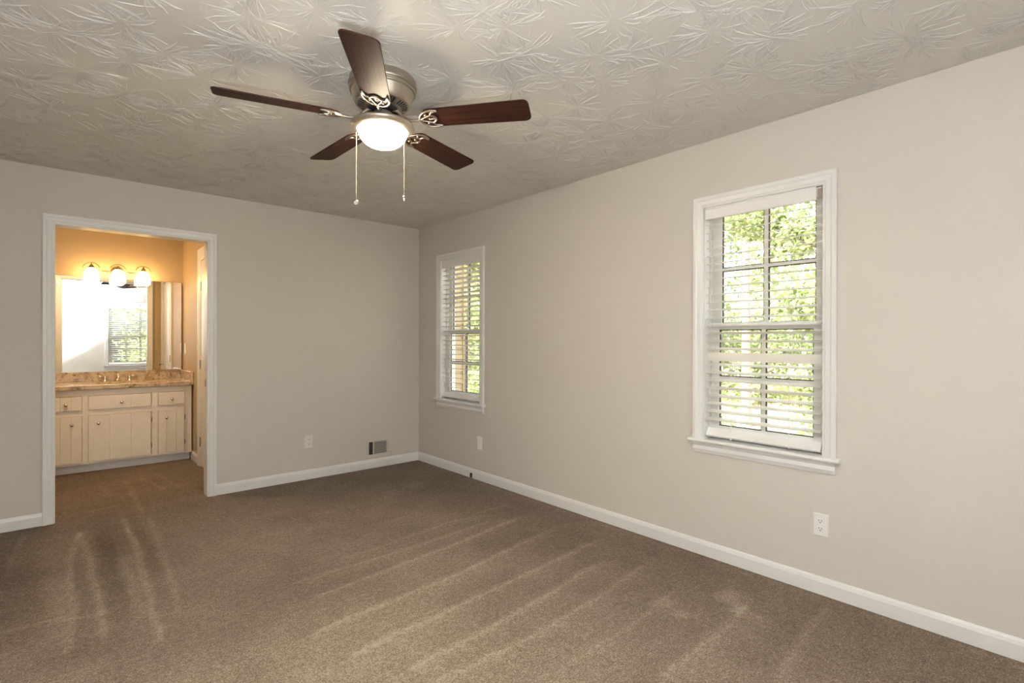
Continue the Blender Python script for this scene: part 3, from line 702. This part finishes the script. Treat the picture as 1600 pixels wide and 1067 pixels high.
def register(m, u0, u1, z0, z1, label, dark_left=True):
    e = empty('air_vent', m((u0 + u1) / 2, z0, 0), label, 'air vent')
    P = [(u0, z0), (u1, z0), (u1, z1), (u0, z1)]
    iu0, iu1, iz0, iz1 = u0 + .028, u1 - .028, z0 + .030, z1 - .012 - .015
    fr = MB()
    for a, b_, c, d_ in ((u0, iu0, z0, z1), (iu1, u1, z0, z1), (iu0, iu1, z0, iz0), (iu0, iu1, iz1, z1)): fr.mbox(m, a, b_, c, d_, 0, .008)
    la, lb = iu0 + .042, iu1 - .048
    fr.mbox(m, la, la + .014, iz0, iz1, 0, .008); fr.mbox(m, lb, lb + .010, iz0, iz1, 0, .008)
    fr.build('faceplate', M['vent'], e, bevel=.0015)
    MB().mbox(m, iu0, lb, iz0, iz1, .0005, .0015).build('duct_opening', M['dark'], e)
    lv = MB(); n = 11
    for i in range(n):
        z = iz0 + (i + .5) * (iz1 - iz0) / n
        lv.hexa([m(la + .014, z - .0046, .002), m(lb, z - .0046, .002), m(lb, z - .0012, .0075), m(la + .014, z - .0012, .0075), m(la + .014, z - .0020, .002), m(lb, z - .0020, .002), m(lb, z + .0034, .0078), m(la + .014, z + .0034, .0078)])
    lv.build('louvers', M['vent'], e)
    sb = MB()
    for i in range(3): u = iu0 + .010 + .011 * i; sb.mbox(m, u, u + .0016, iz0, iz1, .0016, .004)
    sb.build('damper_vanes', M['nickel_dark'], e)
    MB().mbox(m, lb + .014, iu1 + .002, iz0 + .004, iz1 - .002, .004, .0095).build('damper_slide', M['vent'], e, bevel=.001)
    return e
register(m_back, 2.270, 2.566, .104, .285, 'greige painted air vent low on the back wall')

vb = empty('air_vent', m_bright(6.07, .10, 0), 'narrow air vent on the bathroom wall beside the vanity', 'air vent')
q = MB()
for a, b_, c, d_ in ((6.005, 6.022, .10, .31), (6.115, 6.135, .10, .31), (6.022, 6.115, .10, .12), (6.022, 6.115, .29, .31)): q.mbox(m_bright, a, b_, c, d_, 0, .010)
q.build('faceplate', M['bath_wall'], vb, bevel=.001)
MB().mbox(m_bright, 6.022, 6.115, .12, .29, .0005, .0015).build('duct_opening', M['dark'], vb)
q = MB()
for i in range(11): z = .127 + i * .0152; q.mbox(m_bright, 6.022, 6.115, z - .003, z + .003, .002, .007)
q.build('louvers', M['nickel_dark'], vb)

sw = empty('light_switch', m_bright(6.748, 1.168, 0), 'white light switch on the bathroom wall beside the mirror', 'light switch')
MB().mbox(m_bright, 6.713, 6.783, 1.11, 1.225, 0, .006).build('cover_plate', M['plastic'], sw, bevel=.002)
MB().mbox(m_bright, 6.741, 6.755, 1.155, 1.180, .006, .009).build('toggle', M['plastic'], sw, bevel=.002)

# ------------------------------------------------------------------ bathroom vanity
VY, VX0, VX1 = 6.31, -0.62, 1.060
TOPZ = .792
van = empty('vanity_cabinet', ((VX0 + VX1) / 2, VY, 0), 'cream painted bathroom vanity cabinet with grooved doors and round knobs', 'vanity cabinet')
MB().box(VX0, VX0 + .018, VY + .012, YBB - .004, .082, TOPZ - .003).box(VX1 - .018, VX1, VY + .012, YBB - .004, .082, TOPZ - .003).box(VX0 + .018, VX1 - .018, YBB - .012, YBB - .004, .082, TOPZ - .003).box(VX0 + .018, VX1 - .018, VY + .012, YBB - .012, .082, .10).build('carcass', M['cabinet'], van, bevel=.001)
MB().box(VX0 + .01, VX1 - .008, VY + .062, VY + .08, .0, .082).build('toe_kick', M['toe'], van)
ff = MB()     # face frame
for a, b_ in ((VX0, VX0 + .05), (VX0 + .365, VX0 + .415), (.1735, .2165), (.712, .765), (.997, 1.018)): ff.box(a, b_, VY, VY + .0115, .082, TOPZ - .003)
ff.box(1.020, VX1, VY + .001, VY + .0115, .082, TOPZ - .003)
for a, b_ in ((.082, .108), (.545, .597), (.732, TOPZ - .003)): ff.box(VX0, 1.018, VY + .0005, VY + .0115, a, b_)
ff.build('face_frame', M['cabinet'], van)
def panel(x0, x1, z0, z1, grooves):     # overlay board with V-grooves between planks
    w = MB(); xs = [x0] + grooves + [x1]
    for a, b_ in zip(xs, xs[1:]):
        g = .0022
        w.add([(a, VY - .0005, z0), (b_, VY - .0005, z0), (b_, VY - .013, z0), (b_ - g, VY - .0165, z0), (a + g, VY - .0165, z0), (a, VY - .013, z0)] +
              [(a, VY - .0005, z1), (b_, VY - .0005, z1), (b_, VY - .013, z1), (b_ - g, VY - .0165, z1), (a + g, VY - .0165, z1), (a, VY - .013, z1)],
              [(0, 1, 2, 3, 4, 5), (11, 10, 9, 8, 7, 6)] + [(i, (i + 1) % 6, (i + 1) % 6 + 6, i + 6) for i in range(6)])
    return w
KNOB = [(0, .026), (.008, .0255), (.0135, .022), (.0155, .017), (.0135, .012), (.007, .009), (.006, .003), (.011, .0015), (.011, 0)]
def knob(x, z, parent): MB().lathe(KNOB, (x, VY - .0165, z), 20, axis=(0, -1, 0)).build('knob', M['chrome'], parent, smooth=True, auto=60)
def hinge(x, z, parent):
    MB().lathe([(0, -.024), (.0045, -.024), (.0045, .024), (0, .024)], (x + .003, VY - .012, z), 10).build('hinge', M['nickel_dark'], parent, smooth=True, auto=40)
for x0, x1, g, kx in ((-.205, .1705, [-.11, .017, .096], .055), (.218, .706, [.378, .543], .468), (.767, .994, [.835, .921], .882)):
    dr = panel(x0, x1, .600, .728, g if x0 != .767 else []).build('drawer', M['cabinet'], van); knob(kx, .655, dr)
for x0, x1, g, kx, hx in ((-.205, .1705, [-.11, .017, .096], .098, None), (.218, .706, [.378, .543], .293, .708), (.767, .994, [.835, .921], .837, .996)):
    do = panel(x0, x1, .110, .543, g).build('door', M['cabinet'], van); knob(kx, .466, do)
    if hx:
        for z in (.459, .200): hinge(hx, z, do)
panel(-.57, -.255, .110, .543, [-.47, -.36]).build('door', M['cabinet'], van); panel(-.57, -.255, .600, .728, [-.47, -.36]).build('drawer', M['cabinet'], van)

# granite top with an oval cut-out for the basin
CT0, CT1, SXC, SYC, SA, SB = TOPZ, .829, .47, 6.58, .215, .165
ct = MB(); N = 64; ring_o, ring_i = [], []
X0_, X1_, Y0_, Y1_ = VX0 - .01, XBR - .002, VY - .032, YBB - .002
for i in range(N):
    a = 2 * math.pi * i / N; ca, sa = math.cos(a), math.sin(a)
    ring_i.append((SXC + SA * ca, SYC + SB * sa))
    tx = (X1_ - SXC) / ca if ca > 1e-9 else ((X0_ - SXC) / ca if ca < -1e-9 else 9e9); ty = (Y1_ - SYC) / sa if sa > 1e-9 else ((Y0_ - SYC) / sa if sa < -1e-9 else 9e9)
    t = min(tx, ty); ring_o.append([SXC + t * ca, SYC + t * sa])
for cx, cy in ((X0_, Y0_), (X1_, Y0_), (X1_, Y1_), (X0_, Y1_)):
    i = min(range(N), key=lambda k_: abs(math.atan2(cy - SYC, cx - SXC) - math.atan2(ring_o[k_][1] - SYC, ring_o[k_][0] - SXC)) % (2 * math.pi)); ring_o[i] = [cx, cy]
vs = [(x, y, CT1) for x, y in ring_o] + [(x, y, CT1) for x, y in ring_i] + [(x, y, CT0) for x, y in ring_o] + [(x, y, CT0) for x, y in ring_i]
fs = []
for i in range(N):
    j = (i + 1) % N; fs += [(i, j, N + j, N + i), (2 * N + i, 3 * N + i, 3 * N + j, 2 * N + j), (i, 2 * N + i, 2 * N + j, j), (N + i, N + j, 3 * N + j, 3 * N + i)]
ctop = empty('countertop', (.2, VY, CT0), 'speckled brown granite countertop on the cream vanity', 'countertop')
ct.add(vs, fs).build('slab', M['granite'], ctop, bevel=.003)
MB().box(X0_, X1_ - .022, YBB - .022, YBB - .001, CT1 + .0003, .927).build('backsplash', M['granite'], ctop, bevel=.002)
MB().box(X1_ - .0215, X1_, VY - .03, YBB - .001, CT1 + .0003, .927).build('side_splash', M['granite'], ctop, bevel=.002)
bs = MB().lathe([(1.0, 0), (.97, -.02), (.9, -.07), (.7, -.115), (.35, -.135), (.06, -.138), (0, -.138)], (0, 0, 0), 48)
bs.v = [(SXC + x * (SA + .012), SYC + y * (SB + .012), CT0 - .009 + z) for x, y, z in bs.v]
so = bs.build('sink_basin', M['basin'], None, smooth=True); so.modifiers.new('wall', 'SOLIDIFY').thickness = .006
tag(so, 'white oval sink basin set under the granite countertop', 'sink')

fc = empty('faucet', (SXC, 6.80, CT1), 'low two-handle nickel faucet on the granite countertop', 'faucet')
FYY = 6.805
MB().lathe([(0, 0), (.027, 0), (.027, .008), (.020, .016), (.016, .030), (.0155, .052), (.012, .058), (0, .060)], (SXC, FYY, CT1 + .0004), 20).build('spout_base', M['chrome'], fc, smooth=True, auto=40)
MB().tube(smooth_path([(SXC, FYY, CT1 + .045), (SXC, FYY - .04, CT1 + .068), (SXC, FYY - .09, CT1 + .066), (SXC, FYY - .125, CT1 + .050), (SXC, FYY - .13, CT1 + .040)], 5), .0105, 12).build('spout', M['chrome'], fc, smooth=True)
MB().tube([(SXC, FYY + .018, CT1 + .02), (SXC, FYY + .018, CT1 + .078)], .003, 8).sphere((SXC, FYY + .018, CT1 + .082), .0065, 10).build('drain_lift_rod', M['chrome'], fc, smooth=True)
for s in (-1, 1):
    x = SXC + s * .102
    hb = MB().lathe([(0, 0), (.026, 0), (.026, .006), (.018, .012), (.015, .030), (.017, .040), (.012, .050), (0, .052)], (x, FYY, CT1 + .0004), 20).build('handle', M['chrome'], fc, smooth=True, auto=40)
    MB().tube([(x, FYY, CT1 + .046), (x + s * .03, FYY - .006, CT1 + .052), (x + s * .068, FYY - .012, CT1 + .050)], [.008, .006, .005], 10).build('lever', M['chrome'], hb, smooth=True)
# small soap dish ring on the counter is not shown; the mirror rests on the backsplash
mi = empty('wall_mirror', (.22, 6.905, .928), 'large frameless mirror on the bathroom wall above the granite backsplash', 'mirror')
MX0, MX1, MZ0, MZ1 = -.60, 1.056, .9285, 1.914
my = lambda x: 6.9155 - .0131 * (x + .60)       # hangs very slightly out of parallel with the wall
gm = MB(); th = .005
gm.hexa([(MX0, my(MX0), MZ0), (MX1, my(MX1), MZ0), (MX1, my(MX1) + th, MZ0), (MX0, my(MX0) + th, MZ0), (MX0, my(MX0), MZ1), (MX1, my(MX1), MZ1), (MX1, my(MX1) + th, MZ1), (MX0, my(MX0) + th, MZ1)])
gm.build('mirror_glass', M['mirror'], mi)
for x, z in ((-.004, 1.838), ):
    MB().box(x - .010, x + .012, my(x) - .007, my(x) - .0003, z - .014, z + .014).build('mirror_clip', M['chrome'], mi, bevel=.003)

# three-light vanity fixture
vl = empty('vanity_light', (.475, YBB, 1.98), 'three-light bronzed vanity fixture with glowing shades over the mirror', 'wall light')
LY, LX = 6.80, (.258, .475, .692)
MB().lathe([(0, .022), (.045, .020), (.056, .012), (.060, 0), (0, 0)], (.475, YBB - .001, 1.985), 36, axis=(0, -1, 0)).build('backplate', M['bronze'], vl, smooth=True, auto=40)
br = MB()
br.tube([(.475, YBB - .02, 1.995), (.475, LY + .02, 2.005)], .008, 10)
for i, x in enumerate(LX):     # scrolled arms: an arc over each shade, joined by a low bar
    br.tube([(x + .066 * math.cos(a), LY + .018, 1.998 + .058 * math.sin(a)) for a in np.linspace(0, math.pi, 18)], .0052, 8)
for a, b_ in ((LX[0] + .066, LX[1] - .066), (LX[1] + .066, LX[2] - .066)):
    br.tube(smooth_path([(a, LY + .018, 1.998), (a + .012, LY + .018, 1.982), (a + .03, LY + .018, 1.978), (b_, LY + .018, 1.976)], 5), .0052, 8)
br.build('scroll_bar', M['bronze'], vl, smooth=True)
for x in LX:
    MB().lathe([(0, 2.056), (.006, 2.056), (.007, 2.035), (.014, 2.030), (.020, 2.018), (.026, 2.010), (.028, 2.0), (0, 2.0)], (x, LY, 0), 20).build('shade_holder', M['bronze'], vl, smooth=True, auto=40)
    MB().lathe([(.024, 1.9995), (.034, 1.995), (.048, 1.978), (.059, 1.948), (.065, 1.912), (.066, 1.885), (.063, 1.866), (.058, 1.860), (.03, 1.862), (0, 1.864)], (x, LY, 0), 32).build('glass_shade', M['shade'], vl, smooth=True)

# ------------------------------------------------------------------ outside: the house wing, the ground and the woods
wing = MB(); wx = 3.62; z = -1.2; wy = 4.98
while z < 2.9:
    wing.add([(XR + TR + .02, wy, z), (wx, wy, z), (wx, wy - .018, z), (XR + TR + .02, wy - .018, z), (XR + TR + .02, wy, z + .14), (wx, wy, z + .14), (wx, wy - .004, z + .14), (XR + TR + .02, wy - .004, z + .14)],
             [(0, 1, 2, 3), (7, 6, 5, 4), (3, 2, 6, 7), (0, 4, 5, 1), (1, 5, 6, 2), (0, 3, 7, 4)]); z += .14
wing.box(XR + TR + .02, wx, wy, 7.2, -1.2, 2.9)
wo = wing.build('wall_exterior', M['siding']); tag(wo, 'tan lap siding of the house wing outside the far window', 'wall', kind='structure')
MB().box(wx - .012, wx + .02, wy - .03, wy + .09, -1.2, 2.9).build('corner_board', M['siding'], wo)

def terrain(x, y): return -.75 + .03 * max(0.0, x - 5) + .02 * max(0.0, -y - 4) + .10 * math.sin(x * .7) * math.cos(y * .6)
g = MB(); n = 60; xs = np.linspace(-14, 34, n); ys = np.linspace(-26, 34, n)
for y in ys:
    for x in xs: g.v.append((x, y, terrain(x, y) if not (-2 < x < 3.7 and -1.5 < y < 7.5) else -.8))
for j_ in range(n - 1):
    for i in range(n - 1): a = j_ * n + i; g.f.append((a, a + 1, a + n + 1, a + n))
tag(g.build('ground', M['litter'], smooth=True), 'leaf littered wooded ground outside the windows', 'ground', kind='structure')

def leaf_mesh(name, centers, radii, count, size, mat, flat=.75, seed=1):
    r = np.random.default_rng(seed); c = np.array(centers, float); w = np.array(radii, float) ** 2; pick = r.choice(len(c), count, p=w / w.sum())
    v = r.normal(size=(count, 3)); v /= np.linalg.norm(v, axis=1)[:, None]; rad = np.array(radii)[pick] * r.random(count) ** .45
    P = c[pick] + v * rad[:, None] * np.array([1, 1, flat])
    nrm = r.normal(size=(count, 3)) + np.array([0, 0, 1.1]); nrm /= np.linalg.norm(nrm, axis=1)[:, None]
    t = np.cross(nrm, r.normal(size=(count, 3))); t /= np.linalg.norm(t, axis=1)[:, None]; b_ = np.cross(nrm, t)
    L = size * r.uniform(.7, 1.35, count)[:, None]; W = L * .62
    vs = np.stack([P - t * L * .5, P + b_ * W * .5 - t * L * .05 + nrm * L * .06, P + t * L * .5, P - b_ * W * .5 - t * L * .05 + nrm * L * .06], 1).reshape(-1, 3)
    return mesh_np(name, vs, np.arange(count * 4).reshape(-1, 4), mat, 4)

def tree_proto(kind, seed):
    r = random.Random(seed)
    if kind == 'tall': H, tr_, mat, lm, cnt, sz = 9.0, .13, 'bark', 'leaf', 5200, .13
    elif kind == 'leafy': H, tr_, mat, lm, cnt, sz = 5.6, .09, 'bark_dark', 'leaf', 9500, .11
    else: H, tr_, mat, lm, cnt, sz = 1.9, .03, 'bark_dark', 'leaf_dark', 5000, .08
    w = MB(); cen, rad = [], []
    if kind == 'bush':
        for i in range(9):
            a, d, h_ = r.uniform(0, 6.28), r.uniform(.1, .75), r.uniform(.35, 1.55); tip = (d * math.cos(a), d * math.sin(a), h_)
            w.tube(smooth_path([(0, 0, -.1), (tip[0] * .4, tip[1] * .4, h_ * .55), tip], 4), [.02 - .0016 * q for q in range(9)], 6); cen.append(tip); rad.append(r.uniform(.35, .55))
    else:
        lx, ly = r.uniform(-.25, .25), r.uniform(-.25, .25)
        path = smooth_path([(0, 0, -.2), (lx * .3, ly * .3, H * .3), (lx * .8, ly * .6, H * .62), (lx, ly, H)], 6); m_ = len(path)
        w.tube(path, [tr_ * (1 - .8 * i / (m_ - 1)) for i in range(m_)], 10)
        nb_ = 12 if kind == 'tall' else 15
        for i in range(nb_):
            f0 = r.uniform(.62, .97) if kind == 'tall' else r.uniform(.12, .95); p = path[int(f0 * (m_ - 1))]; a = i * 2.4 + r.uniform(-.4, .4); L = r.uniform(.8, 1.6) * (1.15 - .5 * f0) * (.6 if kind == 'tall' else 1)
            tip = p + Vector((L * math.cos(a), L * math.sin(a), r.uniform(-.1, .7) * L)); mid_ = (p + tip) / 2 + Vector((0, 0, -.08 * L))
            w.tube(smooth_path([p, mid_, tip], 4), [max(.006, tr_ * .3 * (1 - q / 9)) for q in range(9)], 6)
            cen += [tuple(tip), tuple(mid_)]; rad += [r.uniform(.4, .7), r.uniform(.35, .55)]
    me_t = w; return w, leaf_mesh('foliage', cen, rad, cnt, sz, M[lm], seed=seed), M[mat]

PROTO = {}
LABEL = {'tall': ('tree', 'tall slim tree in the sunlit woods outside the windows', 'tall trees outside the windows'), 'leafy': ('tree', 'low branching leafy green tree outside the windows', 'leafy trees outside the windows'), 'bush': ('bush', 'green bush of the undergrowth outside the windows', 'bushes outside the windows')}
NAME = {'tall': 'woodland_tree', 'leafy': 'leafy_tree', 'bush': 'woodland_bush'}
for kind in ('tall', 'leafy', 'bush'):
    PROTO[kind] = []
    for sd in (11, 12):
        w, lm_, bm_ = tree_proto(kind, sd)
        me_t = bpy.data.meshes.new('trunk'); me_t.from_pydata([tuple(p) for p in w.v], [], w.f); me_t.shade_smooth(); me_t.materials.append(bm_)
        PROTO[kind].append((me_t, lm_))
def plant(kind, x, y, i, scale=1.0, rot=0.0):
    e = empty(NAME[kind], (x, y, terrain(x, y) - .02), LABEL[kind][1], LABEL[kind][0], LABEL[kind][2]); e.rotation_euler = (0, 0, rot); e.scale = (scale,) * 3
    for nm_, me_ in zip(('stem' if kind == 'bush' else 'trunk', 'foliage'), PROTO[kind][i % 2]):
        o = bpy.data.objects.new(nm_, me_); COL.objects.link(o); o.parent = e
def polar(h, d): return d * math.sin(math.radians(h)), d * math.cos(math.radians(h))
i = 0
for kind, h, d, s in [('tall', 62.4, 10.0, 1.0), ('tall', 66.0, 12.7, .9), ('leafy', 73.5, 9.4, .95), ('tall', 75.0, 13.8, .95),
                      ('bush', 62.0, 6.7, .75), ('bush', 71.0, 4.9, .5), ('leafy', 39.6, 9.8, .9), ('tall', 36.2, 12.3, 1.0), ('bush', 40.0, 6.6, .55), ('bush', 54.0, 7.6, .8)]:
    x, y = polar(h, d); plant(kind, x, y, i, s, i * 1.7); i += 1
for kind, x, y, s in [('leafy', .2, -9.5, 1.0), ('tall', 2.9, -10, 1.0), ('bush', 2.6, -7.0, .9)]:
    plant(kind, x, y, i, s, i * 1.7); i += 1
# the mass of leaves deeper in the woods, where no single plant can be told from the next
r_ = random.Random(5); cen, rad = [], []
for h0, h1, d0, d1, n in ((56, 88, 16.8, 21.0, 150), (26, 52, 15.5, 21.0, 110)):
    for q in range(n):
        x, y = polar(r_.uniform(h0, h1), r_.uniform(d0, d1)); cen.append((x, y, r_.uniform(-.6, 7.5) ** 1.0 if r_.random() < .75 else r_.uniform(-.6, 1.5))); rad.append(r_.uniform(.6, 1.3))
for q in range(90):     # low growth nearer the house
    x, y = polar(r_.uniform(32, 84), r_.uniform(14.8, 16.5)); cen.append((x, y, terrain(x, y) + r_.uniform(0, .4))); rad.append(r_.uniform(.35, .6))
for q in range(70): cen.append((r_.uniform(-4, 7), r_.uniform(-18, -14), r_.uniform(-.5, 6))); rad.append(r_.uniform(.6, 1.3))
me_ = leaf_mesh('outside_foliage', cen, rad, 90000, .15, M['leaf'], seed=21)
o = bpy.data.objects.new('outside_foliage', me_); COL.objects.link(o)
tag(o, 'mass of sunlit green leaves deep in the woods outside', 'foliage', kind='stuff')
